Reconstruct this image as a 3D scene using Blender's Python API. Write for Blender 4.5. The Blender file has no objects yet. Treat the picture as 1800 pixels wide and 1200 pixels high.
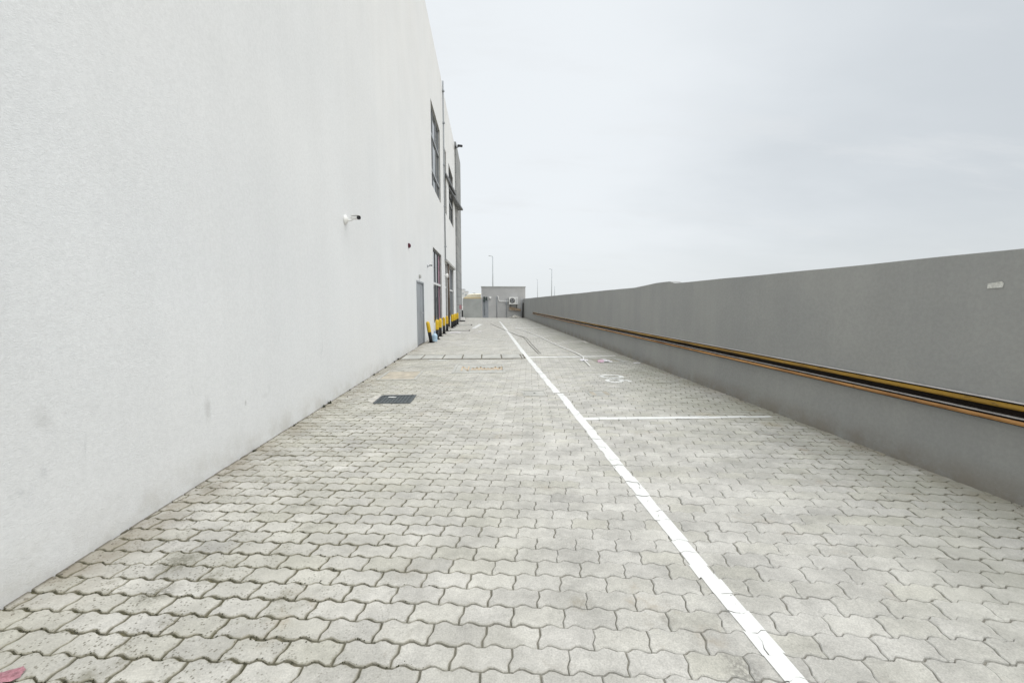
import bpy, bmesh, math, random
from math import sin, cos, pi, radians as rad
random.seed(7)
S = bpy.context.scene
COL = S.collection

# ------------------------------------------------------------------ helpers
def obj(name, me, mats=(), parent=None, loc=(0, 0, 0), rot=(0, 0, 0)):
    o = bpy.data.objects.new(name, me)
    COL.objects.link(o)
    for m in (mats if isinstance(mats, (list, tuple)) else [mats]):
        me.materials.append(m)
    o.location = loc
    o.rotation_euler = rot
    if parent: o.parent = parent
    return o

def bmobj(name, bm, mats, parent=None, loc=(0, 0, 0), rot=(0, 0, 0), smooth=False):
    me = bpy.data.meshes.new(name)
    bmesh.ops.recalc_face_normals(bm, faces=bm.faces)
    bm.to_mesh(me); bm.free()
    if smooth:
        for p in me.polygons: p.use_smooth = True
    return obj(name, me, mats, parent, loc, rot)

def empty(name, loc=(0, 0, 0), rot=(0, 0, 0)):
    o = bpy.data.objects.new(name, None)
    COL.objects.link(o); o.location = loc; o.rotation_euler = rot
    o.empty_display_size = .2
    return o

def tag(o, label, cat, group=None):
    o['label'] = label; o['category'] = cat
    if group: o['group'] = group
    return o

def struct(o): o['kind'] = 'structure'; return o

def box(bm, x0, x1, y0, y1, z0, z1, bev=0, mi=0):
    r = bmesh.ops.create_cube(bm, size=1)
    vs = r['verts']
    for v in vs:
        v.co = ((x0+x1)/2+v.co.x*(x1-x0), (y0+y1)/2+v.co.y*(y1-y0), (z0+z1)/2+v.co.z*(z1-z0))
    fs = set(f for v in vs for f in v.link_faces)
    for f in fs: f.material_index = mi
    if bev:
        es = set(e for v in vs for e in v.link_edges)
        r = bmesh.ops.bevel(bm, geom=list(es), offset=bev, segments=2, affect='EDGES', profile=.5)
        for f in r['faces']: f.material_index = mi

def lathe(bm, prof, n=20, cx=0, cy=0, mi=None, axis='z'):
    rings = []
    for r, z in prof:
        ring = []
        for k in range(n):
            a = 2*pi*k/n
            if axis == 'z': co = (cx+r*cos(a), cy+r*sin(a), z)
            elif axis == 'x': co = (z, cx+r*cos(a), cy+r*sin(a))
            else: co = (cx+r*cos(a), z, cy+r*sin(a))
            ring.append(bm.verts.new(co))
        rings.append(ring)
    for i in range(len(rings)-1):
        for k in range(n):
            f = bm.faces.new((rings[i][k], rings[i][(k+1) % n], rings[i+1][(k+1) % n], rings[i+1][k]))
            f.smooth = True
            if mi: f.material_index = mi(i)
    for ring, i in ((rings[0], 0), (rings[-1], len(rings)-2)):
        f = bm.faces.new(ring)
        if mi: f.material_index = mi(i)

def tube(bm, pts, r, n=8):
    from mathutils import Vector
    P = [Vector(p) for p in pts]
    rings = []
    for i, p in enumerate(P):
        d = (P[min(i+1, len(P)-1)]-P[max(i-1, 0)]).normalized()
        a = d.cross(Vector((0, 0, 1)))
        if a.length < 1e-3: a = d.cross(Vector((0, 1, 0)))
        a.normalize(); b = d.cross(a).normalized()
        rr = r[i] if isinstance(r, (list, tuple)) else r
        rings.append([bm.verts.new(p+a*rr*cos(2*pi*k/n)+b*rr*sin(2*pi*k/n)) for k in range(n)])
    for i in range(len(rings)-1):
        for k in range(n):
            bm.faces.new((rings[i][k], rings[i][(k+1) % n], rings[i+1][(k+1) % n], rings[i+1][k])).smooth = True
    bm.faces.new(rings[0]); bm.faces.new(rings[-1])

def smooth_path(pts, k=6):
    out = []
    n = len(pts)
    for i in range(n-1):
        p0, p1, p2, p3 = pts[max(i-1, 0)], pts[i], pts[i+1], pts[min(i+2, n-1)]
        for j in range(k):
            t = j/k
            out.append(tuple(.5*(2*p1[d]+(p2[d]-p0[d])*t+(2*p0[d]-5*p1[d]+4*p2[d]-p3[d])*t*t+(3*p1[d]-p0[d]-3*p2[d]+p3[d])*t**3) for d in range(3)))
    out.append(tuple(pts[-1]))
    return out

# ------------------------------------------------------------------ materials
class NT:
    def __init__(s, name):
        s.m = bpy.data.materials.new(name); s.m.use_nodes = True
        s.t = s.m.node_tree; s.n = s.t.nodes; s.l = s.t.links
        s.b = s.n['Principled BSDF']
        s.tc = s.n.new('ShaderNodeTexCoord').outputs['Object']
        s.geo = s.n.new('ShaderNodeNewGeometry').outputs['Position']
    def set(s, sock, v):
        if isinstance(v, bpy.types.NodeSocket): s.l.new(v, sock)
        else:
            if sock.type == 'RGBA' and isinstance(v, (tuple, list)) and len(v) == 3: v = (*v, 1)
            sock.default_value = v
    def noise(s, scale, detail=4, rough=.55, vec=None, sc3=None, dist=0, out='Fac'):
        v = vec or s.geo
        if sc3:
            mp = s.n.new('ShaderNodeMapping'); mp.inputs['Scale'].default_value = sc3
            s.l.new(v, mp.inputs['Vector']); v = mp.outputs[0]
        n = s.n.new('ShaderNodeTexNoise'); n.inputs['Scale'].default_value = scale
        n.inputs['Detail'].default_value = detail; n.inputs['Roughness'].default_value = rough
        n.inputs['Distortion'].default_value = dist
        s.l.new(v, n.inputs['Vector']); return n.outputs[out]
    def voro(s, scale, vec=None, feature='F1'):
        n = s.n.new('ShaderNodeTexVoronoi'); n.feature = feature
        n.inputs['Scale'].default_value = scale
        s.l.new(vec or s.geo, n.inputs['Vector']); return n.outputs['Distance']
    def ramp(s, x, a, b, lo=0., hi=1., smooth=True):
        n = s.n.new('ShaderNodeMapRange'); n.interpolation_type = 'SMOOTHSTEP' if smooth else 'LINEAR'
        s.set(n.inputs['Value'], x)
        n.inputs['From Min'].default_value = a; n.inputs['From Max'].default_value = b
        n.inputs['To Min'].default_value = lo; n.inputs['To Max'].default_value = hi
        return n.outputs[0]
    def math(s, op, a, b=0.):
        n = s.n.new('ShaderNodeMath'); n.operation = op
        s.set(n.inputs[0], a); s.set(n.inputs[1], b); return n.outputs[0]
    def mix(s, f, a, b, mode='MIX'):
        n = s.n.new('ShaderNodeMix'); n.data_type = 'RGBA'; n.blend_type = mode
        s.set(n.inputs['Factor'], f); s.set(n.inputs['A'], a) if False else None
        s.set([i for i in n.inputs if i.identifier == 'A_Color'][0], a)
        s.set([i for i in n.inputs if i.identifier == 'B_Color'][0], b)
        return [o for o in n.outputs if o.identifier == 'Result_Color'][0]
    def gain(s, c, f):   # colour * scalar
        n = s.n.new('ShaderNodeVectorMath'); n.operation = 'SCALE'
        s.set(n.inputs[0], c); s.set(n.inputs['Scale'], f); return n.outputs[0]
    def xyz(s):
        n = s.n.new('ShaderNodeSeparateXYZ'); s.l.new(s.geo, n.inputs[0]); return n.outputs
    def attr(s, name):
        n = s.n.new('ShaderNodeAttribute'); n.attribute_name = name; return n.outputs['Fac']
    def bump(s, h, strength=.3, dist=.01, prev=None):
        n = s.n.new('ShaderNodeBump'); n.inputs['Strength'].default_value = strength
        n.inputs['Distance'].default_value = dist; s.set(n.inputs['Height'], h)
        if prev: s.l.new(prev, n.inputs['Normal'])
        return n.outputs[0]
    def fin(s, col, rough=.8, normal=None, metal=0, spec=None):
        s.set(s.b.inputs['Base Color'], col); s.set(s.b.inputs['Roughness'], rough)
        s.set(s.b.inputs['Metallic'], metal)
        if spec is not None: s.b.inputs['Specular IOR Level'].default_value = spec
        if normal: s.l.new(normal, s.b.inputs['Normal'])
        return s.m

def simple(name, c, rough=.6, metal=0, vary=.18, scale=9, bump=0, spec=None):
    t = NT(name)
    n = t.noise(scale, 5, .6)
    col = t.gain((c[0], c[1], c[2]), t.ramp(n, .25, .75, 1-vary, 1+vary*.6))
    nm = t.bump(t.noise(scale*14, 3), bump, .004) if bump else None
    return t.fin(col, t.ramp(n, .3, .7, rough*.85, min(1, rough*1.15)), nm, metal, spec)

def m_white_wall():
    t = NT('white_stucco')
    x, y, z = t.xyz()
    big = t.noise(.35, 4, .55)
    streak = t.noise(1.6, 5, .6, sc3=(1, 1.3, .07))
    fine = t.noise(38, 6, .65)
    c = t.mix(t.ramp(big, .3, .7), (.745, .760, .766), (.765, .775, .775))
    c = t.gain(c, t.ramp(streak, .3, .72, .982, 1.01))
    c = t.gain(c, t.ramp(t.noise(.8, 4, .5), .3, .7, .975, 1.01))
    c = t.gain(c, t.ramp(fine, .3, .7, .955, 1.03))
    # rain grime under the parapet, dust and scuffs near the ground
    g = t.math('MULTIPLY', t.ramp(z, 6.5, 12.1), t.ramp(streak, .42, .75))
    c = t.mix(t.math('MULTIPLY', g, .28), c, (.50, .48, .43))
    foot = t.math('MULTIPLY', t.ramp(z, .32, .0), t.ramp(t.noise(3.2, 6, .65), .35, .7))
    c = t.mix(t.math('MULTIPLY', foot, .40), c, (.42, .40, .34))
    sc = t.math('MULTIPLY', t.ramp(t.noise(1.7, 8, .74, sc3=(1, 1, .5), dist=.8), .61, .70), t.ramp(z, 1.5, .4))
    c = t.mix(t.math('MULTIPLY', sc, .35), c, (.40, .42, .43))
    for sy, sz, sr, st, sk in ((3.35, .54, .05, .35, .38), (3.86, .47, .02, .5, .6), (2.15, .80, .07, .8, .28), (2.42, .78, .06, .8, .15), (4.2, .46, .10, 3., .18)):
        mp = t.n.new('ShaderNodeMapping'); mp.inputs['Scale'].default_value = (0, 1, st); t.l.new(t.geo, mp.inputs['Vector'])
        dn = t.n.new('ShaderNodeVectorMath'); dn.operation = 'DISTANCE'; t.l.new(mp.outputs[0], dn.inputs[0]); dn.inputs[1].default_value = (0, sy, sz*st)
        dd = t.math('ADD', dn.outputs['Value'], t.math('MULTIPLY', t.math('SUBTRACT', t.noise(22, 5, .7), .5), sr*1.5))
        c = t.mix(t.ramp(dd, sr, sr*.1, 0, sk), c, (.44, .44, .43))
    h = t.noise(70, 6, .66, sc3=(1, .75, 1.2), dist=1.3)
    nm = t.bump(t.noise(2.2, 3), .12, .03)
    nm = t.bump(h, .62, .006, nm)
    return t.fin(c, .72, nm, spec=.25)

def m_grey_wall():
    t = NT('grey_painted_render')
    x, y, z = t.xyz()
    big = t.noise(.9, 5, .6); streak = t.noise(2.4, 6, .65, sc3=(1, 1.2, .1)); fine = t.noise(30, 6, .7)
    c = t.mix(t.ramp(big, .32, .7), (.296, .300, .294), (.326, .328, .316))
    c = t.gain(c, t.ramp(streak, .32, .72, .965, 1.03))
    c = t.gain(c, t.ramp(fine, .3, .7, .95, 1.05))
    pale = t.math('MULTIPLY', t.ramp(t.noise(1.7, 5, .6, sc3=(1, .9, .05)), .6, .72), t.ramp(z, 1.0, 1.75))
    c = t.mix(t.math('MULTIPLY', pale, .25), c, (.42, .42, .39))
    foot = t.math('MULTIPLY', t.ramp(z, .26, .0), t.ramp(t.noise(2.6, 6, .7), .3, .62))
    c = t.mix(t.math('MULTIPLY', foot, .55), c, (.20, .165, .12))
    nm = t.bump(t.noise(70, 5, .65, sc3=(1, .9, 1)), .35, .006, t.bump(t.noise(3, 4), .25, .03))
    return t.fin(c, .78, nm, spec=.3)

STAINS = [(-1.64, 2.20, .11, .75, (.10, .095, .06)), (-1.57, 1.95, .09, .7, (.09, .085, .055)), (-1.40, 2.06, .06, .5, (.12, .11, .075)),
          (.95, 1.40, .10, .6, (.14, .135, .125)), (.80, 2.15, .035, .5, (.17, .165, .15)), (.77, 1.66, .045, .45, (.2, .18, .15)),
          (.41, 1.78, .06, .5, (.24, .21, .15)), (3.2, 4.47, .15, .6, (.34, .27, .15)), (2.65, 4.9, .16, .5, (.36, .30, .19)), (.62, 2.9, .05, .4, (.2, .19, .17))]
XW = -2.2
def m_paver():
    t = NT('concrete_paver')
    x, y, z = t.xyz()
    tone = t.attr('tone'); tone2 = t.attr('tone2'); edge = t.attr('edge')
    c = t.mix(tone, (.45, .436, .403), (.585, .568, .527))
    c = t.mix(t.math('MULTIPLY', tone2, .55), c, (.50, .485, .41))
    big = t.noise(.55, 5, .6, dist=.4); mid = t.noise(3.5, 6, .65)
    c = t.mix(t.math('MULTIPLY', t.ramp(big, .46, .68), .45), c, (.47, .46, .40))   # yellow-green film
    c = t.gain(c, t.ramp(mid, .28, .72, .80, 1.12))
    c = t.gain(c, t.ramp(t.noise(1.3, 5, .6, sc3=(.45, 1.5, 1)), .3, .7, .90, 1.06))
    c = t.gain(c, t.ramp(t.noise(150, 4, .75), .3, .7, .82, 1.15))
    c = t.gain(c, t.ramp(t.noise(23, 5, .7), .3, .72, .92, 1.07))
    # dark blotches on a few stones
    bl = t.ramp(t.noise(2.3, 5, .62, dist=.8), .68, .78)
    c = t.mix(t.math('MULTIPLY', bl, .45), c, (.19, .175, .14))
    # open pores, strongest on the mossy left side
    left = t.ramp(t.math('ADD', x, t.math('MULTIPLY', y, .22)), .35, -1.1)
    pit = t.math('MULTIPLY', t.ramp(t.voro(62), .34, .17), t.ramp(t.noise(9, 3), .38, .55))
    pit = t.math('MULTIPLY', pit, t.ramp(left, 0, 1, .18, 1.))
    c = t.mix(t.math('MULTIPLY', pit, .85), c, (.13, .12, .09))
    moss = t.math('MULTIPLY', t.ramp(t.noise(4.5, 7, .75), .53, .70), left)
    c = t.mix(t.math('MULTIPLY', moss, .62), c, (.15, .14, .09))
    # soil along both walls, deepened to paint in contact shade
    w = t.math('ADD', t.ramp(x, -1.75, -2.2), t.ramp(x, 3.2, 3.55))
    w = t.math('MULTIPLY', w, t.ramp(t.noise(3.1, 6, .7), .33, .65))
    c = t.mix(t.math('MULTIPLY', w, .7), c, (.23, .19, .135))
    for sx, sy, sr, sk, sc_ in STAINS:
        dn = t.n.new('ShaderNodeVectorMath'); dn.operation = 'DISTANCE'; t.l.new(t.geo, dn.inputs[0]); dn.inputs[1].default_value = (sx, sy, 0)
        dd = t.math('ADD', dn.outputs['Value'], t.math('MULTIPLY', t.math('SUBTRACT', t.noise(16, 6, .75), .5), sr*1.6))
        c = t.mix(t.math('MULTIPLY', t.ramp(dd, sr*1.15, sr*.2, 0, sk), t.ramp(t.noise(55, 6, .8), .36, .56)), c, sc_)
    # pale cement dust beyond the second bay line
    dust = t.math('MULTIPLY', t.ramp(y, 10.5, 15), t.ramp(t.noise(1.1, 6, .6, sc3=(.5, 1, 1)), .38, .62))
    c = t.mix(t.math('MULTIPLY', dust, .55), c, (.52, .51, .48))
    left2 = t.ramp(t.math('ADD', x, t.math('MULTIPLY', y, .12)), 1.05, -.9)
    right = t.math('MULTIPLY', t.math('SUBTRACT', 1., left2), t.ramp(x, 3.2, 2.2))
    c = t.mix(t.math('MULTIPLY', t.math('MULTIPLY', t.math('POWER', edge, 2.), right), .45), c, (.66, .655, .62))  # right-hand chamfers lightened: worn edges plus painted catch of light
    ed = t.math('MULTIPLY', t.ramp(t.math('ADD', edge, t.math('MULTIPLY', t.math('SUBTRACT', t.noise(34, 7, .78), .5), 1.5)), .25, 1.0), t.math('MAXIMUM', left2, t.ramp(x, 1.9, 3.4, 0, .8)))
    c = t.mix(t.math('MULTIPLY', ed, .72), c, (.205, .19, .125))
    film = t.math('MULTIPLY', t.ramp(x, 1.6, 3.3), t.ramp(t.noise(.9, 6, .65), .35, .65))
    c = t.mix(t.math('MULTIPLY', film, .7), c, (.345, .34, .28))
    lf = t.math('MULTIPLY', left2, t.ramp(t.noise(1.2, 6, .65), .35, .65))
    c = t.mix(t.math('MULTIPLY', lf, .30), c, (.47, .455, .375))
    br = t.math('MULTIPLY', t.ramp(t.noise(1.9, 7, .68, dist=.5), .57, .72), t.ramp(t.noise(11, 5, .7), .35, .6))
    c = t.mix(t.math('MULTIPLY', br, .55), c, (.34, .28, .20))
    contact_shade = t.math('ADD', t.ramp(x, XW+.03, XW+.004), 0)  # dark line painted at the left wall foot as contact shade
    c = t.mix(t.math('MULTIPLY', contact_shade, .7), c, (.09, .08, .06))
    nm = t.bump(t.noise(60, 5, .7), .28, .004)
    nm = t.bump(t.noise(260, 3, .7), .25, .0015, nm)
    nm = t.bump(t.math('SUBTRACT', 1., pit), .5, .004, nm)
    return t.fin(c, .86, nm, spec=.22)

def m_joint():
    t = NT('joint_sand')
    x, y, z = t.xyz()
    left = t.ramp(t.math('ADD', x, t.math('MULTIPLY', y, .12)), 1.1, -1.2)
    n = t.noise(14, 6, .7)
    c = t.mix(t.ramp(n, .3, .7), (.24, .225, .19), (.36, .345, .30))
    d = t.mix(t.ramp(n, .35, .65), (.07, .068, .04), (.17, .155, .10))
    c = t.mix(left, c, d)
    c = t.mix(t.ramp(y, 3.2, 6.5, 0, .75), c, t.mix(t.ramp(n, .35, .65), (.06, .055, .035), (.15, .14, .10)))
    nm = t.bump(t.noise(120, 4), .6, .006)
    return t.fin(c, .95, nm, spec=.1)

def m_paint():
    t = NT('road_paint')
    n = t.noise(9, 7, .75); f = t.noise(60, 5, .7)
    c = t.mix(t.ramp(n, .3, .7), (.74, .74, .715), (.80, .80, .775))
    w = t.math('MULTIPLY', t.ramp(n, .60, .72), t.ramp(f, .45, .62))
    c = t.mix(t.math('MULTIPLY', w, .5), c, (.5, .49, .46))
    return t.fin(c, .6, t.bump(f, .3, .002), spec=.35)

def m_block():
    t = NT('grey_blockwork')
    x, y, z = t.xyz()
    cb = t.n.new('ShaderNodeCombineXYZ'); t.l.new(y, cb.inputs[0]); t.l.new(z, cb.inputs[1])
    b = t.n.new('ShaderNodeTexBrick'); t.l.new(cb.outputs[0], b.inputs['Vector'])
    b.inputs['Scale'].default_value = 1; b.inputs['Brick Width'].default_value = 1.2; b.inputs['Row Height'].default_value = .6
    b.inputs['Mortar Size'].default_value = .014
    b.inputs['Color1'].default_value = (.25, .26, .26, 1); b.inputs['Color2'].default_value = (.33, .335, .33, 1); b.inputs['Mortar'].default_value = (.16, .16, .155, 1)
    c = t.gain(b.outputs['Color'], t.ramp(t.noise(1.5, 6, .65), .3, .7, .86, 1.1))
    return t.fin(c, .85, t.bump(b.outputs['Fac'], .5, -.01))

def m_glass():
    t = NT('window_glass')
    c = t.mix(t.ramp(t.noise(.8, 3), .35, .65), (.035, .042, .05), (.10, .115, .13))
    return t.fin(c, .06, t.bump(t.noise(.9, 2), .06, .05), spec=.5)

def m_rust(name, a, b_, rough=.7):
    t = NT(name)
    n = t.noise(7, 7, .7)
    return t.fin(t.mix(t.ramp(n, .35, .65), a, b_), rough, t.bump(t.noise(40, 4), .3, .004))

def m_band(name, c, dirt):
    t = NT(name)
    n = t.noise(5, 6, .7, sc3=(1, .25, 1)); f = t.noise(28, 5, .7, sc3=(1, .4, 1))
    col = t.mix(t.ramp(n, .38, .70), c, dirt)
    col = t.mix(t.math('MULTIPLY', t.ramp(f, .58, .7), .7), col, (.03, .022, .015))
    return t.fin(col, t.ramp(n, .3, .7, .4, .6), spec=.3)

M = dict(
    wall=m_white_wall(), grey=m_grey_wall(), paver=m_paver(), joint=m_joint(), paint=m_paint(), block=m_block(), glass=m_glass(),
    desert=simple('desert_sand', (.38, .34, .27), .95, vary=.2, scale=.3),
    reveal=simple('window_reveal', (.42, .42, .40), .8),
    roof=simple('roof_membrane', (.5, .5, .5), .9),
    alu=simple('grey_aluminium', (.30, .32, .34), .45, vary=.1),
    dalu=simple('dark_aluminium', (.10, .105, .11), .45, vary=.1),
    walu=simple('white_aluminium', (.66, .67, .67), .45, vary=.1),
    door=simple('grey_door_paint', (.30, .32, .345), .5, vary=.12, scale=3),
    pink=simple('pink_pane', (.42, .20, .28), .3, vary=.3, scale=2),  # pinkish colour of one window pane
    steel=simple('galvanised_steel', (.45, .46, .47), .4, .5, vary=.15),
    white=simple('white_plastic', (.78, .78, .76), .4, vary=.06),
    black=simple('black_plastic', (.02, .02, .022), .4, vary=.3),
    rubber=simple('black_rubber', (.011, .007, .005), .6, vary=.4, scale=6, spec=.12),
    yband=m_band('yellow_band', (.30, .17, .018), (.13, .07, .012)),
    oband=m_band('orange_band', (.46, .24, .08), (.20, .09, .03)),
    lip=simple('rubber_lip_highlight', (.52, .49, .47), .35, vary=.25),  # pale colour paints the highlight along the rail lips
    yellow=simple('yellow_paint', (.72, .47, .02), .45, vary=.18, scale=7),
    bpaint=simple('black_paint', (.022, .022, .024), .5, vary=.3),
    red=simple('dark_red_plastic', (.075, .007, .02), .4, vary=.2),
    jug=simple('pale_blue_plastic', (.42, .58, .72), .25, vary=.12),
    blue=simple('blue_plastic', (.12, .28, .55), .35, vary=.1),
    iron=simple('cast_iron', (.075, .092, .10), .38, .35, vary=.35, scale=14, bump=.4),
    dark=simple('dark_gap', (.03, .028, .022), .9),
    slab=simple('concrete_slab', (.47, .465, .43), .88, vary=.22, scale=4, bump=.4),
    slabtan=simple('stained_concrete', (.49, .44, .355), .9, vary=.3, scale=6, bump=.4),
    rustp=simple('rusty_orange_paint', (.60, .48, .34), .9, vary=.25, scale=12),
    cable=simple('dark_cable', (.24, .23, .205), .8),
    rope=simple('white_rope', (.84, .83, .80), .8),
    bag=simple('white_plastic_film', (.78, .76, .78), .35, vary=.1),
    pbag=simple('pink_plastic_film', (.60, .40, .48), .35, vary=.2),
    rag=simple('pink_cloth', (.42, .21, .24), .8, vary=.35, scale=40, bump=.5),
    house=simple('pale_grey_render', (.47, .47, .465), .85, vary=.12, scale=1.2, bump=.2),
    lowwall=simple('weathered_grey_render', (.41, .425, .41), .85, vary=.15, scale=1.2, bump=.2),
    cream=simple('cream_canopy_fabric', (.80, .74, .58), .6, vary=.08, scale=2),
    ochre=simple('ochre_canopy_edge', (.58, .42, .17), .6, vary=.15),
    brown=m_rust('weathered_plywood', (.26, .19, .12), (.38, .30, .22)),
    rubble=simple('pale_rubble', (.56, .54, .49), .95, vary=.25, scale=8, bump=.5),
    weed=simple('dry_weed', (.045, .05, .025), .9, vary=.5, scale=20),
    far=simple('hazy_facade', (.62, .63, .63), .9, vary=.06, scale=.1),
    farw=simple('hazy_window', (.42, .45, .47), .5, vary=.1),
    pole=simple('lamp_post_paint', (.42, .45, .47), .5, vary=.08),
    tape=simple('torn_white_tape', (.66, .66, .62), .6, vary=.3, scale=60, bump=.5),
    redp=simple('red_reflector', (.5, .06, .06), .4),
)

# ------------------------------------------------------------------ ground
XB = -2.2                                    # building face
def xr(y): return 3.605-.0095*(y-2.5)        # face of the right boundary wall
YEND = 38.6

bm = bmesh.new()
vs = [bm.verts.new(p) for p in ((-600, -600, -.09), (600, -600, -.09), (600, 600, -.09), (-600, 600, -.09))]
bm.faces.new(vs)
struct(bmobj('ground', bm, M['desert']))
bm = bmesh.new()
vs = [bm.verts.new(p) for p in ((-14, -4, -.0085), (3.75, -4, -.013), (3.4, YEND+.1, -.0085), (-14, YEND+.1, -.0085))]
bm.faces.new(vs)
struct(bmobj('joint_sand', bm, M['joint']))

W, D, ANG = .225, .1125, rad(5.6)
ux, uy = cos(ANG), -sin(ANG)
vx, vy = sin(ANG), cos(ANG)
def zz(u):                                   # long edge: two teeth per stone
    p = (u/(W/2)) % 1.0
    A = .0086
    if p < .10: return -A
    if p < .30: return -A+2*A*(p-.10)/.20
    if p < .46: return A
    if p < .78: return A-2*A*(p-.46)/.32
    return -A
SHORT = [(0., -.004), (.30, -.0068), (.62, .0068), (1., .003)]
OUT = []
us = [0, .05, .15, .23, .39, .5, .55, .65, .73, .89]
for q in us: OUT.append((q*W, zz(q*W)))                       # near edge, left to right
OUT = OUT[0:1]+OUT[1:]
for v, s in SHORT: OUT.append((W+s, v*D+zz(W))) if v in (.30, .62) else None
OUT.insert(10, (W-.004, zz(W)))
OUT.append((W+.003, D+zz(W)))
for q in reversed(us[1:]): OUT.append((q*W, D+zz(q*W)))
OUT.append((.003, D+zz(0)))
for v, s in reversed(SHORT): OUT.append((s, v*D+zz(0))) if v in (.30, .62) else None
OUT[0] = (-.004, zz(0))
NP = len(OUT)

paint_polys = []                             # (object key, convex quad in xy)
def band(p, q, w0, w1=None):
    w1 = w1 or w0
    dx, dy = q[0]-p[0], q[1]-p[1]; L = math.hypot(dx, dy); nx, ny = -dy/L, dx/L
    return [(p[0]+nx*w0/2, p[1]+ny*w0/2), (p[0]-nx*w0/2, p[1]-ny*w0/2), (q[0]-nx*w1/2, q[1]-ny*w1/2), (q[0]+nx*w1/2, q[1]+ny*w1/2)]
LINE = [((1.112, -3.), (1.112, 1.3), .076), ((1.112, 1.3), (1.100, 1.8), .080, .09), ((1.100, 1.8), (1.092, 3.4), .09, .096), ((1.092, 3.4), (1.08, 6.2), .097, .102),
        ((1.045, 6.24), (.965, 11.4), .106), ((.965, 11.4), (.875, 28.1), .115), ((.875, 28.1), (.84, 30.5), .115)]
MARK = {'lane_line': [band(*q) for q in LINE],
        'bay_line': [band((1.14, 4.80), (2.6, 4.785), .10), band((2.6, 4.785), (3.42, 4.77), .095, .07)],
        'far_bay_line': [band((1.02, 10.44), (2.5, 10.5), .19, .17), band((2.5, 10.5), (3.30, 10.62), .10, .09)],
        'white_dash': [band((-1.42, 10.14), (-.95, 9.93), .09, .05)],
        'direction_mark': [band((-.79, 22.4), (-.47, 27.2), .22, .26)],
        'distant_bay_line': [band((1.1, 16.9), (2.1, 17.1), .07), band((1.5, 22.6), (3.3, 23.0), .16)]}
# number 06 painted to be read from the lane: figures stand with their tops towards the wall
def ring(cx, cy, rx, ry, n=22):
    return [(cx+rx*cos(2*pi*k/n), cy+ry*sin(2*pi*k/n)) for k in range(n+1)]
def stroke(pts, w):
    return [band(pts[i], pts[i+1], w) for i in range(len(pts)-1)]
zero = []
for k in range(25):
    a = 2*pi*k/24
    sx = abs(cos(a))**.75*(1 if cos(a) >= 0 else -1); sy = abs(sin(a))**.75*(1 if sin(a) >= 0 else -1)
    zero.append((2.30+.18*sx, 7.60+.145*sy))
six = ring(2.215, 7.185, .125, .14)
tail = [(2.26, 7.315), (2.36, 7.29), (2.43, 7.23), (2.465, 7.15), (2.46, 7.07)]
MARK['bay_number'] = stroke(zero, .078)+stroke(six, .075)+stroke(tail, .07)

def bb(P): return (min(p[0] for p in P), max(p[0] for p in P), min(p[1] for p in P), max(p[1] for p in P))
MK = [(k, P, bb(P)) for k, L in MARK.items() for P in L]
PM = {k: ([], []) for k in MARK}
def clip(sub, Q):
    # Q convex; make it counter-clockwise
    ar = sum(Q[i][0]*Q[(i+1) % len(Q)][1]-Q[(i+1) % len(Q)][0]*Q[i][1] for i in range(len(Q)))
    if ar < 0: Q = Q[::-1]
    for i in range(len(Q)):
        a, b = Q[i], Q[(i+1) % len(Q)]
        ex, ey = b[0]-a[0], b[1]-a[1]
        o = []
        for j in range(len(sub)):
            p, q = sub[j-1], sub[j]
            dp = ex*(p[1]-a[1])-ey*(p[0]-a[0]); dq = ex*(q[1]-a[1])-ey*(q[0]-a[0])
            if (dp >= 0) != (dq >= 0):
                t = dp/(dp-dq); o.append((p[0]+(q[0]-p[0])*t, p[1]+(q[1]-p[1])*t))
            if dq >= 0: o.append(q)
        sub = o
        if len(sub) < 3: return []
    return sub

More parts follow.
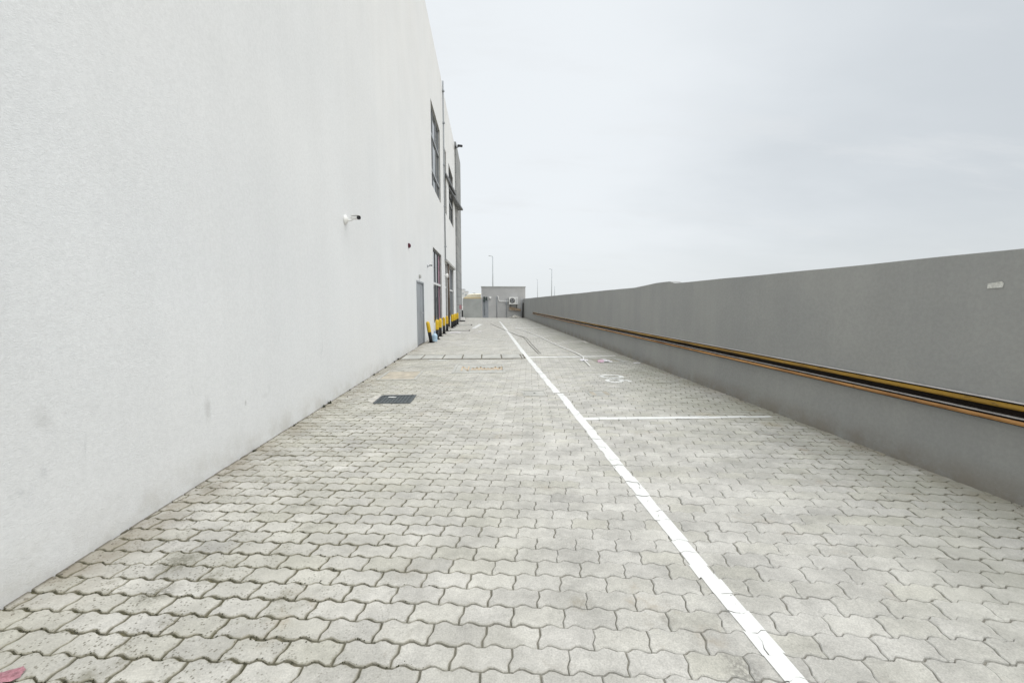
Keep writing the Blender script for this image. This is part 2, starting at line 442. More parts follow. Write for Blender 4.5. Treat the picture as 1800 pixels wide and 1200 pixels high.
V, Fc, tone, tone2, edge = [], [], [], [], []
rnd = random.random
def mossy(x, y):
    return max(0., min(1., (.75-x-.10*y)/1.7))*max(0., 1-y/12)
for r in range(-60, 380):
    for k in range(-30, 48):
        ox = (.5*W if r % 2 else 0)+k*W; oy = r*D
        cx = (ox+W/2)*ux+(oy+D/2)*vx+.03; cy = (ox+W/2)*uy+(oy+D/2)*vy+1.0
        if cy < -3.2 or cy > YEND+.1 or cx < -2.36 or cx > xr(cy)+.14:
            if not (cy > 33.8 and cx > -6.5 and cx <= -2.36 and cy < YEND+.1): continue
        ms = mossy(cx, cy)
        j = .0034+.0060*ms*rnd()+.0018*rnd()+.0016*ms+.0042*max(0., min(1., (cy-3.2)/4.))*(.5+rnd())
        tx, ty, hz = random.gauss(0, .007), random.gauss(0, .011), random.gauss(0, .0012)
        if rnd() < .03: hz -= .004*rnd()
        rot = random.gauss(0, .006); jx = random.gauss(0, .0011); jy = random.gauss(0, .0011)
        cr, sr = cos(rot), sin(rot)
        def place(u, v, su, sv):
            a = (u-W/2)*su; b = (v-D/2)*sv
            a, b = a*cr-b*sr+jx, a*sr+b*cr+jy
            return a, b, cx+a*ux+b*vx, cy+a*uy+b*vy
        bev = .009 if cy < 14 else .008
        base = len(V)
        jit = [(random.gauss(0, .0006), random.gauss(0, .0007)) for _ in range(NP)] if cy < 8 else [(0, 0)]*NP
        rings = [(j+bev+.026, 0., 0.), (j+bev, -.0002, .5), (j+.0015, -.0040, 1.), (j, -.014, 1.)] if cy < 8 else [(j+bev, 0., .2), (j+.0015, -.0042, 1.), (j, -.014, 1.)] if cy < 14 else [(j+bev, 0., .2), (j, -.012, .6)]
        t1, t2 = min(1, max(0, random.gauss(.52, .15))), rnd()**3
        for ri, (ins, dz, eg) in enumerate(rings):
            su, sv = 1-ins/W, 1-ins/D
            for (u, v), (ju, jv) in zip(OUT, jit):
                a, b, X, Y = place(u+ju, v+jv, su, sv)
                V.append((X, Y, hz+dz+tx*a+ty*b))
                edge.append(eg)
                tone.append(t1); tone2.append(t2)
        Fc.append(tuple(range(base, base+NP)))
        for ri in range(len(rings)-1):
            for q in range(NP):
                q2 = (q+1) % NP
                Fc.append((base+ri*NP+q2, base+ri*NP+q, base+(ri+1)*NP+q, base+(ri+1)*NP+q2))
        # paint that lies on this stone
        for key, P, B in MK:
            if cx+.14 < B[0] or cx-.14 > B[1] or cy+.09 < B[2] or cy-.09 > B[3]: continue
            sub = []
            g = .0004 if cy < 5 else .0001
            for (u, v), (ju, jv) in zip(OUT, jit):
                a, b, X, Y = place(u+ju, v+jv, 1-g/W, 1-g/D); sub.append((X, Y))
            wob = .004*sin(cy*9.1+cx*5)+.0025*sin(cy*31)+random.gauss(0, .0025)
            res = clip(sub, [(p[0]+wob, p[1]+wob*.4) for p in P])
            if res:
                pv, pf = PM[key]; n0 = len(pv)
                for X, Y in res:
                    dx, dy = X-cx, Y-cy
                    a, b = dx*ux+dy*uy, dx*vx+dy*vy
                    pv.append((X, Y, hz+.0028+tx*a+ty*b))
                pf.append(tuple(range(n0, n0+len(res))))
me = bpy.data.meshes.new('paving')
me.from_pydata(V, [], Fc)
for nm, dat in (('tone', tone), ('tone2', tone2), ('edge', edge)):
    at = me.attributes.new(nm, 'FLOAT', 'POINT'); at.data.foreach_set('value', dat)
me.update()
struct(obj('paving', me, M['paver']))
for key, (pv, pf) in PM.items():
    me = bpy.data.meshes.new(key); me.from_pydata(pv, [], pf); me.update()
    o = struct(obj(key, me, M['paint']))

# ------------------------------------------------------------------ facade builder
def facade(bm, X, y0, y1, z0, z1, holes, depth=.14, mi_rev=1):
    ys = sorted({y0, y1, *[h[0] for h in holes], *[h[1] for h in holes]})
    zs = sorted({z0, z1, *[h[2] for h in holes], *[h[3] for h in holes]})
    vd = {}
    def v(y, z, x=X):
        k = (round(x, 4), round(y, 4), round(z, 4))
        if k not in vd: vd[k] = bm.verts.new((x, y, z))
        return vd[k]
    for i in range(len(ys)-1):
        for j in range(len(zs)-1):
            yc, zc = (ys[i]+ys[i+1])/2, (zs[j]+zs[j+1])/2
            if any(h[0] < yc < h[1] and h[2] < zc < h[3] for h in holes): continue
            bm.faces.new((v(ys[i], zs[j]), v(ys[i+1], zs[j]), v(ys[i+1], zs[j+1]), v(ys[i], zs[j+1])))
    for a, b, c, d in holes:
        P = [(a, c), (b, c), (b, d), (a, d)]
        for q in range(4):
            p1, p2 = P[q], P[(q+1) % 4]
            f = bm.faces.new((bm.verts.new((X, *p1)), bm.verts.new((X, *p2)), bm.verts.new((X-depth, *p2)), bm.verts.new((X-depth, *p1))))
            f.material_index = mi_rev

TOP = 12.12
B = empty('warehouse', (-9, 12, 0))
tag(B, 'tall white rendered warehouse filling the left side, with grey metal door and tall windows', 'building')
def bpart(name, bm, mats, parent=B, smooth=False):
    o = bmobj(name, bm, mats, None, smooth=smooth)
    o.parent = parent
    p = parent; off = [0, 0, 0]
    while p:
        off = [off[i]+p.location[i] for i in range(3)]; p = p.parent
    o.location = [-q for q in off]
    return o
DOOR = (13.13, 14.57, -.02, 2.06)
WG1 = (17.2, 20.28, .55, 3.60); WU1 = (17.25, 20.4, 6.02, 9.30)
SP = 21.74
WG0 = (22.35, 23.2, .25, 3.42); WG2 = (24.4, 27.5, .55, 3.47)
WU0 = (22.4, 23.55, 6.1, 9.40); WU2 = (25.0, 28.05, 6.2, 9.36)
bm = bmesh.new()
facade(bm, XB, -9, SP-.01, -.3, TOP, [DOOR, WG1, WU1])
# returns, top of the parapet, roof and the far sides
def quad(bm, *p, mi=0):
    f = bm.faces.new([bm.verts.new(q) for q in p]); f.material_index = mi
quad(bm, (XB, -9, TOP), (XB, SP-.01, TOP), (XB-.25, SP-.01, TOP), (XB-.25, -9, TOP))
quad(bm, (XB-.25, -9, TOP), (XB-.25, SP-.01, TOP), (XB-.25, SP-.01, TOP-.8), (XB-.25, -9, TOP-.8))
quad(bm, (XB, SP-.01, -.3), (XB, SP-.01, TOP), (XB-.3, SP-.01, TOP), (XB-.3, SP-.01, -.3))
quad(bm, (XB, -9, -.3), (XB, -9, TOP), (-16, -9, TOP), (-16, -9, -.3))
bpart('wall', bm, [M['wall'], M['reveal']])
bm = bmesh.new()
X2 = XB-.03
facade(bm, X2, SP+.02, 29.7, -.3, TOP, [WG0, WG2, WU0, WU2])
quad(bm, (X2, SP+.02, TOP), (X2, 29.7, TOP), (X2-.25, 29.7, TOP), (X2-.25, SP+.02, TOP))
quad(bm, (X2, SP+.02, -.3), (X2, SP+.02, TOP), (X2-.3, SP+.02, TOP), (X2-.3, SP+.02, -.3))
quad(bm, (X2, 29.7, -.3), (X2, 29.7, TOP), (-16, 29.7, TOP), (-16, 29.7, -.3))
bpart('wall', bm, [M['wall'], M['reveal']])
bm = bmesh.new()
quad(bm, (XB-.26, -9, TOP-.5), (XB-.26, 29.7, TOP-.5), (-16, 29.7, TOP-.5), (-16, -9, TOP-.5))
bpart('roof', bm, M['roof'])
bm = bmesh.new()
quad(bm, (XB-.16, -8, 0), (XB-.16, 29.6, 0), (XB-.16, 29.6, TOP-.6), (XB-.16, -8, TOP-.6))
bpart('inner_lining', bm, M['dark'])

def frame_window(name, h, X, ymull, ztrans, frame_m, tr_m, depth=.10, fw=.055, glass=None):
    a, b, c, d = h; x0, x1 = X-depth-.03, X-depth+.03
    bm = bmesh.new()
    box(bm, x0, x1, a, b, c, c+fw); box(bm, x0, x1, a, b, d-fw, d)
    box(bm, x0, x1, a, a+fw, c+fw, d-fw); box(bm, x0, x1, b-fw, b, c+fw, d-fw)
    for y in ymull: box(bm, x0+.004, x1-.004, y-.025, y+.025, c+fw, d-fw)
    win = bpart('window', bm, frame_m)
    bm = bmesh.new()
    for z in ztrans: box(bm, x0-.002, x1+.022, a+.01, b-.01, z-.045, z+.045)
    if ztrans:
        o = bpart('transom', bm, tr_m); o.parent = win; o.location = (0, 0, 0)
    else: bm.free()
    # each light tilts by a hair, so its reflection differs from its neighbour's
    ysn = [a+fw]+list(ymull)+[b-fw]; zsn = [c+fw]+list(ztrans)+[d-fw]
    for i in range(len(ysn)-1):
        bm = bmesh.new()
        for j in range(len(zsn)-1):
            e = [random.uniform(-.006, .006) for _ in range(3)]
            xg = X-depth-.004
            quad(bm, (xg+e[0], ysn[i], zsn[j]), (xg+e[1], ysn[i+1], zsn[j]), (xg+e[1]+e[2], ysn[i+1], zsn[j+1]), (xg+e[0]+e[2], ysn[i], zsn[j+1]))
        o = bpart('pane', bm, (glass or {}).get(i, M['glass'])); o.parent = win; o.location = (0, 0, 0)
    return win
def sill(h, X, m=M['wall']):
    bm = bmesh.new(); box(bm, X-.12, X+.035, h[0]-.05, h[1]+.05, h[2]-.06, h[2]+.012, .006)
    bpart('sill', bm, m)

frame_window('w', WG1, XB, [18.55, 19.55], [2.18], M['dalu'], M['walu'], glass={2: M['pink']})
frame_window('w', WU1, XB, [18.3, 19.35], [6.75, 8.15], M['alu'], M['alu'])
frame_window('w', WG0, X2, [], [2.2], M['dalu'], M['walu'])
frame_window('w', WG2, X2, [25.4, 26.45], [2.12], M['alu'], M['walu'])
frame_window('w', WU0, X2, [], [7.6], M['dalu'], M['dalu'])
frame_window('w', WU2, X2, [26.5], [7.4], M['dalu'], M['alu'])
# door
bm = bmesh.new(); a, b, c, d = DOOR; x0 = XB-.09
box(bm, x0, XB+.012, a, a+.05, 0, d); box(bm, x0, XB+.012, b-.05, b, 0, d); box(bm, x0, XB+.0115, a+.05, b-.05, d-.05, d)
dr = bpart('door', bm, M['alu'])
for lo, hi in ((a+.052, 13.98), (13.986, b-.052)):
    bm = bmesh.new(); box(bm, XB-.075, XB-.03, lo, hi, .012, d-.053, .004)
    for z0, z1 in ((.18, .92), (1.1, 1.9)): box(bm, XB-.0315, XB-.022, lo+.12, hi-.12, z0, z1, .006)
    o = bpart('door_leaf', bm, M['door']); o.parent = dr; o.location = (0, 0, 0)
bm = bmesh.new()
box(bm, XB-.0295, XB-.018, 14.0, 14.06, .92, 1.16, .004)
tube(bm, [(XB-.02, 14.03, 1.04), (XB+.03, 14.03, 1.04), (XB+.035, 14.03, 1.04), (XB+.035, 14.17, 1.04)], .011)
o = bpart('handle', bm, M['steel']); o.parent = dr; o.location = (0, 0, 0)
bm = bmesh.new(); box(bm, XB+.001, XB+.05, 13.62, 13.80, 2.16, 2.26, .012)
bpart('door_light', bm, M['reveal'])
# downpipe at the joint between the two bays
bm = bmesh.new(); tube(bm, [(XB+.045, SP, 3.5), (XB+.045, SP, TOP+.05)], .034, 10)
for z in (4.2, 6.2, 8.2, 10.2, 11.7): box(bm, XB-.01, XB+.11, SP-.065, SP+.065, z-.025, z+.025)
bpart('downpipe', bm, M['alu'])
# flat hood over the ground floor glazing of the second bay
bm = bmesh.new(); box(bm, X2-.1, X2+.13, 21.95, 27.7, 3.475, 3.60, .008)
bpart('canopy', bm, M['reveal'])
bm = bmesh.new(); tube(bm, [(X2+.06, 23.45, .05), (X2+.06, 23.45, 3.47)], .055, 10)
for z in (.5, 1.6, 2.7): box(bm, X2-.01, X2+.125, 23.38, 23.52, z-.02, z+.02)
bpart('downpipe', bm, simple('brown_pipe', (.11, .085, .065), .5))
# upper ledges that widen away from the camera
def ledge(y0, y1, out, z, th):
    bm = bmesh.new()
    P = [(X2-.05, y0), (X2+.01, y0), (X2+out, y1), (X2-.05, y1)]
    lo = [bm.verts.new((*p, z)) for p in P]; hi = [bm.verts.new((*p, z+th)) for p in P]
    bm.faces.new(lo); bm.faces.new(hi)
    for i in range(4): bm.faces.new((lo[i], lo[(i+1) % 4], hi[(i+1) % 4], hi[i]))
    bpart('ledge', bm, M['dalu'])
ledge(22.2, 27.3, .26, 8.10, .13); ledge(24.9, 30.9, .47, 7.94, .11)
# small lamp over the shop glazing
bm = bmesh.new(); lathe(bm, [(.02, X2), (.06, X2+.005), (.06, X2+.05), (.10, X2+.07), (.12, X2+.14), (.09, X2+.18), (.0201, X2+.19)], 14, 22.0, 2.76, axis='x')
bpart('wall_lamp', bm, M['white'])
# blockwork pier beyond the building
bm = bmesh.new(); box(bm, -7, -2.12, 29.72, 34.2, -.3, 12.25, .01)
tag(bmobj('block_pier', bm, M['block']), 'tall grey concrete block pier closing the far end of the white warehouse', 'wall')

# ------------------------------------------------------------------ right wall with its rail
def extr(bm, prof, ys, mi=None, close=True):
    rings = [[bm.verts.new((xr(y)-px, y, pz)) for px, pz in prof] for y in ys]
    n = len(prof)
    for i in range(len(ys)-1):
        for k in range(n if close else n-1):
            f = bm.faces.new((rings[i][k], rings[i][(k+1) % n], rings[i+1][(k+1) % n], rings[i+1][k]))
            if mi: f.material_index = mi[k]
    if close: bm.faces.new(rings[0]); bm.faces.new(rings[-1])
    return rings
bm = bmesh.new()
ys = []
y = -6.
while y < 39.4: ys.append(y); y += .22
TW = 1.735
rg = extr(bm, [(0, -.3), (0, .4), (0, 1.0), (0, TW-.003), (-.003, TW), (-.19, TW), (-.2, TW-.012), (-.2, -.3)], ys)
for y, ring in zip(ys, rg):                        # uneven hand-finished top, a mortar hump near 8 m
    d = .003*sin(y*1.1)+.0015*sin(y*4.1+1)+random.gauss(0, .0008)
    if 7.95 < y < 10.0:
        t = (y-7.95)/2.05
        d += .052*(min(1, t/.07) if t < .3 else max(0, 1-max(0, (t-.42)/.58)**.8))
    for k in (3, 4, 5, 6): ring[k].co.z += d
bw = bmobj('boundary_wall', bm, M['grey'])
tag(bw, 'long low grey rendered boundary wall running along the right side of the yard', 'wall')

# rail profile as (offset from wall, height): lip, upper ridge, valley, lip, lower ridge, bottom lip
RP = [(0, .706), (.030, .706), (.034, .700), (.022, .693), (.034, .688), (.050, .680), (.056, .668), (.050, .656), (.030, .648),
      (.016, .640), (.012, .622), (.018, .606), (.034, .602), (.038, .597), (.036, .592), (.052, .586), (.060, .572), (.054, .558), (.036, .550), (.020, .545), (0, .545)]
RM = [2, 2, 0, 0, 1, 1, 1, 0, 0, 0, 0, 2, 2, 0, 0, 3, 3, 0, 0, 0, 0]
bm = bmesh.new(); ys2 = [-5+i*.8 for i in range(47)]; ys2[-1] = 31.0
extr(bm, [(a if a else -.02, b_-.008) for a, b_ in RP], ys2, RM)
for f in bm.faces: f.smooth = False
gr = bmobj('bumper_rail', bm, [M['rubber'], M['yband'], M['lip'], M['oband']])
tag(gr, 'dark ribbed bumper rail with worn yellow and orange stripes fixed along the grey wall', 'rail')
# shallow torn tape on the wall
bm = bmesh.new()
P = [(2.846, 1.508), (2.80, 1.514), (2.764, 1.519), (2.752, 1.508), (2.755, 1.476), (2.80, 1.474), (2.828, 1.473), (2.846, 1.471)]
lo = [bm.verts.new((xr(p[0])-.001, *p)) for p in P]; hi = [bm.verts.new((xr(p[0])-.003-.002*(i % 3), *p)) for i, p in enumerate(P)]
bm.faces.new(hi)
for i in range(8): bm.faces.new((lo[i], lo[(i+1) % 8], hi[(i+1) % 8], hi[i]))
tag(bmobj('wall_patch', bm, M['tape']), 'small torn white strip stuck high on the grey wall at the right edge', 'patch')

# ------------------------------------------------------------------ end of the yard
bm = bmesh.new(); box(bm, -13, -.62, YEND, YEND+.2, -.2, 1.74, .012)
tag(bmobj('end_wall', bm, M['lowwall']), 'low grey wall between the block pier and the small utility house', 'wall')
H = empty('utility_house', (1.4, YEND+2, 0))
tag(H, 'small flat-roofed grey utility house closing the far end of the yard', 'building')
FY = YEND-.02
def hpart(name, bm, mats): return bpart(name, bm, mats, H)
bm = bmesh.new(); box(bm, -.61, 3.42, FY, FY+4, -.2, 2.78)
hpart('wall', bm, M['house'])
bm = bmesh.new(); box(bm, -.65, 3.46, FY-.04, FY+4.04, 2.781, 2.86, .01)
hpart('roof', bm, M['lowwall'])
bm = bmesh.new(); box(bm, -.50, .02, FY-.03, FY+.02, 0, 1.62, .006); box(bm, -.25, -.235, FY-.037, FY-.028, .02, 1.6)
hd = hpart('door', bm, M['door'])
bm = bmesh.new(); box(bm, -.21, -.17, FY-.07, FY-.032, .75, .95, .006)
o = hpart('handle', bm, M['steel']); o.parent = hd; o.location = (0, 0, 0)
bm = bmesh.new(); box(bm, -.43, -.27, FY-.15, FY, 1.45, 1.92, .01); box(bm, -.19, -.06, FY-.12, FY, 1.58, 1.90, .01)
tube(bm, [(-.35, FY-.06, 1.46), (-.35, FY-.06, .2)], .02); tube(bm, [(-.27, FY-.06, 1.74), (-.19, FY-.06, 1.74)], .015)
hpart('meter_box', bm, simple('green_black_enclosure', (.05, .07, .065), .5))
bm = bmesh.new(); box(bm, .10, .30, FY-.06, FY, 1.86, 1.92, .008); lathe(bm, [(.05, 1.72), (.09, 1.74), (.10, 1.82), (.06, 1.861)], 14, .2, FY-.1)
hpart('wall_lamp', bm, M['white'])
bm = bmesh.new(); tube(bm, smooth_path([(.86, FY-.05, 1.99), (.93, FY-.06, 1.9), (.97, FY-.06, 1.62), (1.08, FY-.06, 1.50), (1.3, FY-.06, 1.49), (1.9, FY-.06, 1.49)]), .035, 8)
hpart('conduit', bm, M['white'])
bm = bmesh.new(); tube(bm, [(.80, FY-.04, .02), (.80, FY-.04, 1.95)], .03); tube(bm, [(1.68, FY-.05, .02), (1.68, FY-.05, 1.75)], .028); box(bm, 1.62, 1.74, FY-.1, FY, 1.2, 1.46, .01)
hpart('drain_pipe', bm, M['alu'])
# air conditioner
A = empty('air_conditioner', (2.31, FY-.25, 1.22))
tag(A, 'white outdoor air conditioner unit with round dark fan, mounted on the utility house', 'air conditioner')
bm = bmesh.new(); box(bm, -.41, .41, -.15, .17, 0, .66, .025); bmobj('casing', bm, M['white'], A)
bm = bmesh.new(); lathe(bm, [(.02, -.152), (.235, -.152), (.235, -.165), (.21, -.175), (.205, -.16), (.02, -.158)], 28, -.11, .34, axis='y')
bmobj('fan_housing', bm, M['dark'], A)
bm = bmesh.new()
for r in (.05, .09, .13, .17, .205):
    tube(bm, [(-.11+r*cos(2*pi*k/28), -.180, .34+r*sin(2*pi*k/28)) for k in range(29)], .004, 5)
for k in range(8): tube(bm, [(-.11, -.178, .34), (-.11+.22*cos(pi*k/4), -.178, .34+.22*sin(pi*k/4))], .004, 5)
for k in range(3):
    a = 2*pi*k/3
    q = [bm.verts.new((-.11+r*cos(a+da), -.166-.01*dd, .34+r*sin(a+da))) for r, da, dd in ((.04, -.3, 0), (.19, -.1, 0), (.19, .75, 1), (.04, .5, 1))]
    bm.faces.new(q)
bmobj('fan_grille', bm, M['steel'], A)
bm = bmesh.new()
for z in (.12, .2, .28, .36, .44, .52): box(bm, .20, .37, -.156, -.149, z, z+.025)
bmobj('side_louvre', bm, M['alu'], A)
for x in (-.3, .3):
    bm = bmesh.new(); box(bm, x-.02, x+.02, -.2, .25, -.045, -.003); box(bm, x-.02, x+.02, .2, .25, -.35, -.045)
    bmobj('bracket', bm, M['dark'], A)
# plywood sheet leaning under it, dark pipes and rubble in the corner
bm = bmesh.new(); box(bm, -.55, .55, -.012, .012, 0, .34)
bm.verts.ensure_lookup_table()
for v in bm.verts:
    if v.co.x > 0 and v.co.z > .1: v.co.z -= .16
tag(bmobj('plywood_board', bm, M['brown'], loc=(2.45, FY-.16, .66), rot=(rad(-10), rad(6), 0)), 'brown weathered board fixed below the air conditioner', 'board')
for i, (x, l, lean, r, m, lab) in enumerate(((3.02, 1.75, .06, .03, M['alu'], 'thin grey pipe leaning beside the air conditioner in the far corner'),
                                       (3.16, 1.35, .05, .05, M['dark'], 'thick black pipe leaning in the far corner against the house'))):
    bm = bmesh.new(); tube(bm, [(0, 0, 0), (lean, .2, l)], r, 10)
    tag(bmobj('leaning_pipe', bm, m, loc=(x, FY-.30, .01)), lab, 'pipe')
def rock_mesh(bm, cx, cy, cz, r, n=1):
    q = bmesh.ops.create_icosphere(bm, subdivisions=n, radius=1)
    a = [random.uniform(.7, 1.3) for _ in range(3)]
    for v in q['verts']:
        k = r*random.uniform(.75, 1.15)
        v.co = (cx+v.co.x*k*a[0], cy+v.co.y*k*a[1], cz+v.co.z*k*a[2]*.7)
bm = bmesh.new()
for i in range(90):
    a, rr = rnd()*2*pi, rnd()**.7
    rock_mesh(bm, rr*.55*cos(a), rr*.35*sin(a), max(.02, .24*(1-rr)+random.uniform(-.03, .03)), random.uniform(.04, .11))
tag(bmobj('rubble_heap', bm, M['rubble'], loc=(2.45, 37.8, 0)), 'pale heap of broken rubble on the ground below the air conditioner', 'rubble')
# warning post with block foot near the end of the pier
P = empty('warning_post', (-1.88, 30.9, 0))
tag(P, 'thin white and black warning post in a white block foot beside the grey pier', 'post')
bm = bmesh.new(); lathe(bm, [(.20, 0), (.20, .06), (.17, .07)], 16); bmobj('foot_plate', bm, M['black'], P)
bm = bmesh.new(); box(bm, -.15, .15, -.15, .15, .071, .30, .03); bmobj('foot_block', bm, M['white'], P)
bm = bmesh.new(); lathe(bm, [(.035, .3), (.035, .36), (.05, .37), (.05, .80), (.05, .82), (.045, 1.0), (.045, 1.12), (.018, 1.14), (.018, 1.75)], 12,
    mi=lambda i: 0 if i < 4 else 1); bmobj('pole', bm, [M['black'], M['white']], P)
bm = bmesh.new(); box(bm, -.22, -.06, -.012, .012, .9, 1.2, .004); bmobj('sign_plate', bm, simple('faded_red_sign', (.5, .25, .27), .6), P)

# canopy and houses beyond the wall
C = empty('shade_canopy', (-1.5, 44, 0))
tag(C, 'cream fabric car park shade canopy seen over the low end wall', 'canopy')
bm = bmesh.new()
top = [(-1.0, 1.82), (-.75, 2.06), (-.45, 2.18), (0, 2.22), (.5, 2.22), (.78, 2.24)]
q = [[bm.verts.new((x, y, z+(.12 if y > 0 else 0))) for x, z in top] for y in (-.9, 1.3, 3.5)]
for i in range(2):
    for j in range(len(top)-1): bm.faces.new((q[i][j], q[i][j+1], q[i+1][j+1], q[i+1][j])).smooth = True
q2 = [bm.verts.new((x, -.9, 1.80)) for x, z in top]
for j in range(len(top)-1): bm.faces.new((q2[j], q2[j+1], q[0][j+1], q[0][j]))
bmobj('fabric_roof', bm, M['cream'], C)
bm = bmesh.new(); box(bm, -1.0, .82, -.95, -.87, 1.77, 1.86); bmobj('edge_beam', bm, M['ochre'], C)
for x in (-.9, .7):
    bm = bmesh.new(); tube(bm, [(x, -.8, -.05), (x, -.8, 1.78)], .05); bmobj('post', bm, M['steel'], C)

def far_house(x0, x1, y, h, steps, label):
    E = empty('distant_house', ((x0+x1)/2, y, 0)); tag(E, label, 'building')
    w = x1-x0
    bm = bmesh.new()
    for a, b, hh in steps: box(bm, -w/2+a*w, -w/2+b*w, 0, 8, -.1, hh)
    bmobj('wall', bm, M['far'], E)
    for a, b, hh in steps:
        for k in range(2):
            for z in (hh*.35, hh*.75):
                xc = -w/2+(a+(b-a)*(.3+.4*k))*w
                bm = bmesh.new(); box(bm, xc-.35, xc+.35, -.05, .05, z-.5, z+.5); bmobj('window', bm, M['farw'], E)
    bm = bmesh.new()
    for a, b, hh in steps: box(bm, -w/2+a*w-.1, -w/2+b*w+.1, -.1, 8.1, hh, hh+.25)
    bmobj('roof', bm, M['farw'], E)
far_house(-13.5, -9.6, 200, 7.5, [(0, .62, 7.6), (.62, 1., 6.6)], 'pale hazy multi-storey house far away beside the block pier')
far_house(-10.2, -5.9, 220, 6, [(0, .55, 4.9), (.55, .8, 6.2), (.8, 1., 5.2)], 'pale hazy low house far away above the cream canopy')

# ------------------------------------------------------------------ lamp posts
def lamp(x, y, h, arm, label):
    L = empty('street_lamp', (x, y, 0)); tag(L, label, 'street lamp', 'street lamps beyond the yard')
    bm = bmesh.new(); tube(bm, [(0, 0, -.1), (0, 0, h*.5), (0, 0, h)], [.14, .11, .075], 10); lathe(bm, [(.2, -.1), (.2, .12), (.14, .16)], 12)
    bmobj('pole', bm, M['pole'], L)
    bm = bmesh.new(); tube(bm, [(0, 0, h-.04), (-arm*.6, 0, h+.05)], .045, 8); bmobj('arm', bm, M['pole'], L)
    bm = bmesh.new(); box(bm, -arm, -arm*.55, -.14, .14, h+.01, h+.12, .03); bmobj('lamp_head', bm, M['pole'], L)
lamp(.87, 77, 9.75, .75, 'slim grey street lamp rising directly behind the utility house roof')
lamp(16.23, 107, 9.85, .62, 'slim grey street lamp rising behind the boundary wall, rightmost of the lamps')
lamp(18.26, 155, 9.9, .6, 'faint distant street lamp between the utility house and the rightmost lamp')
bm = bmesh.new(); tube(bm, [(0, 0, -.1), (0, 0, 5.7)], [.11, .06], 8)
tag(bmobj('pole', bm, M['pole'], loc=(17.47, 110, 0)), 'short bare grey pole just right of the rightmost street lamp', 'pole')

# ------------------------------------------------------------------ bollards
def bollard_mesh():
    bm = bmesh.new()
    lathe(bm, [(.060, .0), (.060, .36), (.060, .365), (.064, .37), (.064, .66), (.058, .70), (.040, .728), (.012, .74)], 20, mi=lambda i: 0 if i < 2 else 1)
    return bm
BL = [(-1.97, 14.55, -7, 'leaning yellow and black bollard nearest the grey door'),
      (-1.91, 15.8, 0, 'yellow and black bollard just behind the blue water jug'),
      (-1.95, 17.2, 0, 'yellow and black bollard third from the grey door'),
      (-1.95, 18.6, 0, 'yellow and black bollard fourth from the grey door'),
      (-1.98, 20.3, 0, 'yellow and black bollard at the far end of the nearer group of five'),
      (-1.96, 22.9, 0, 'yellow and black bollard leading the farther group by the second shopfront'),
      (-1.94, 24.0, 0, 'yellow and black bollard second in the farther group'),
      (-1.94, 25.1, 0, 'yellow and black bollard third in the farther group'),
      (-1.93, 26.6, 0, 'yellow and black bollard farthest of all, last before the pier')]
first = None
for x, y, t, lab in BL:
    if first is None:
        r = empty('bollard', (x, y, 0))
        post = bmobj('post', bollard_mesh(), [M['bpaint'], M['yellow']], r)
        bm = bmesh.new(); box(bm, -.11, .11, -.11, .11, 0, .012, .003)
        for sx in (-.08, .08):
            for sy in (-.08, .08): lathe(bm, [(.012, .0121), (.012, .024), (.006, .026)], 6, sx, sy)
        plate = bmobj('base_plate', bm, M['bpaint'], r)
        first = (r, post, plate)
    else:
        r = first[0].copy(); COL.objects.link(r)
        for s in first[1:]:
            c = s.copy(); COL.objects.link(c); c.parent = r
    r.location = (x, y, .002); r.rotation_euler = (0, 0, random.uniform(0, .4))
    tag(r, lab, 'bollard', 'yellow and black bollards along the white building')
first[0].rotation_euler = (0, 0, 0); first[1].rotation_euler = (0, rad(-9), 0)
# yellow hoop that bends from the second bollard to the wall
# water jug
J = empty('water_jug', (-1.90, 14.95, .002)); tag(J, 'pale blue plastic water jug standing between the two nearest bollards', 'water jug'); J.scale = (.82, .82, .82)
bm = bmesh.new(); lathe(bm, [(.06, 0), (.115, .01), (.12, .03), (.112, .08), (.12, .12), (.112, .17), (.12, .22), (.115, .27), (.07, .33), (.03, .35), (.028, .39)], 24)
bmobj('bottle', bm, M['jug'], J)
bm = bmesh.new(); lathe(bm, [(.033, .385), (.035, .39), (.035, .42), (.03, .425)], 16); bmobj('cap', bm, M['blue'], J)

# ------------------------------------------------------------------ cameras and alarm on the white wall
def cctv(x, y, z, sc, yaw, pitch, label, pm='white'):
    K = empty('security_camera', (x, y, z)); tag(K, label, 'security camera')
    K.scale = (sc,)*3
    bm = bmesh.new(); lathe(bm, [(.07, 0), (.07, .012), (.055, .03), (.035, .042), (.02, .05)], 20, 0, 0, axis='x'); bmobj('mount', bm, M[pm], K)
    bm = bmesh.new(); tube(bm, smooth_path([(.03, 0, 0), (.07, 0, -.012), (.10, 0, -.005), (.115, 0, .015)]), .013, 10); bmobj('arm', bm, M[pm], K)
    R = bpy.data.objects.new('body', None)
    bm = bmesh.new(); lathe(bm, [(.02, -.075), (.034, -.07), (.036, -.04), (.036, .07), (.030, .072)], 18, 0, 0, axis='x')
    box(bm, -.06, .10, -.038, .038, .034, .042, .003)
    b = bmobj('camera_body', bm, M[pm], K, loc=(.145, 0, .03), rot=(0, rad(pitch), rad(yaw))); b.scale = (.9, .8, .8)
    bpy.data.objects.remove(R)
    bm = bmesh.new(); lathe(bm, [(.034, .0725), (.037, .073), (.037, .098), (.026, .10), (.026, .08), (.01, .08)], 18, 0, 0, axis='x')
    bmobj('lens_hood', bm, M['black'], b)
cctv(XB, 6.74, 2.645, 1.05, -28, 4, 'white bullet security camera on a round mount, high on the blank white wall')
cctv(XB, 15.6, 2.70, .75, -25, 6, 'small dark-tipped security camera on the wall between the grey door and first window', 'alu')
cctv(XB+.02, 29.3, 11.75, 2.2, -10, 8, 'dark security camera sticking out at the roof edge beside the pier', 'black')
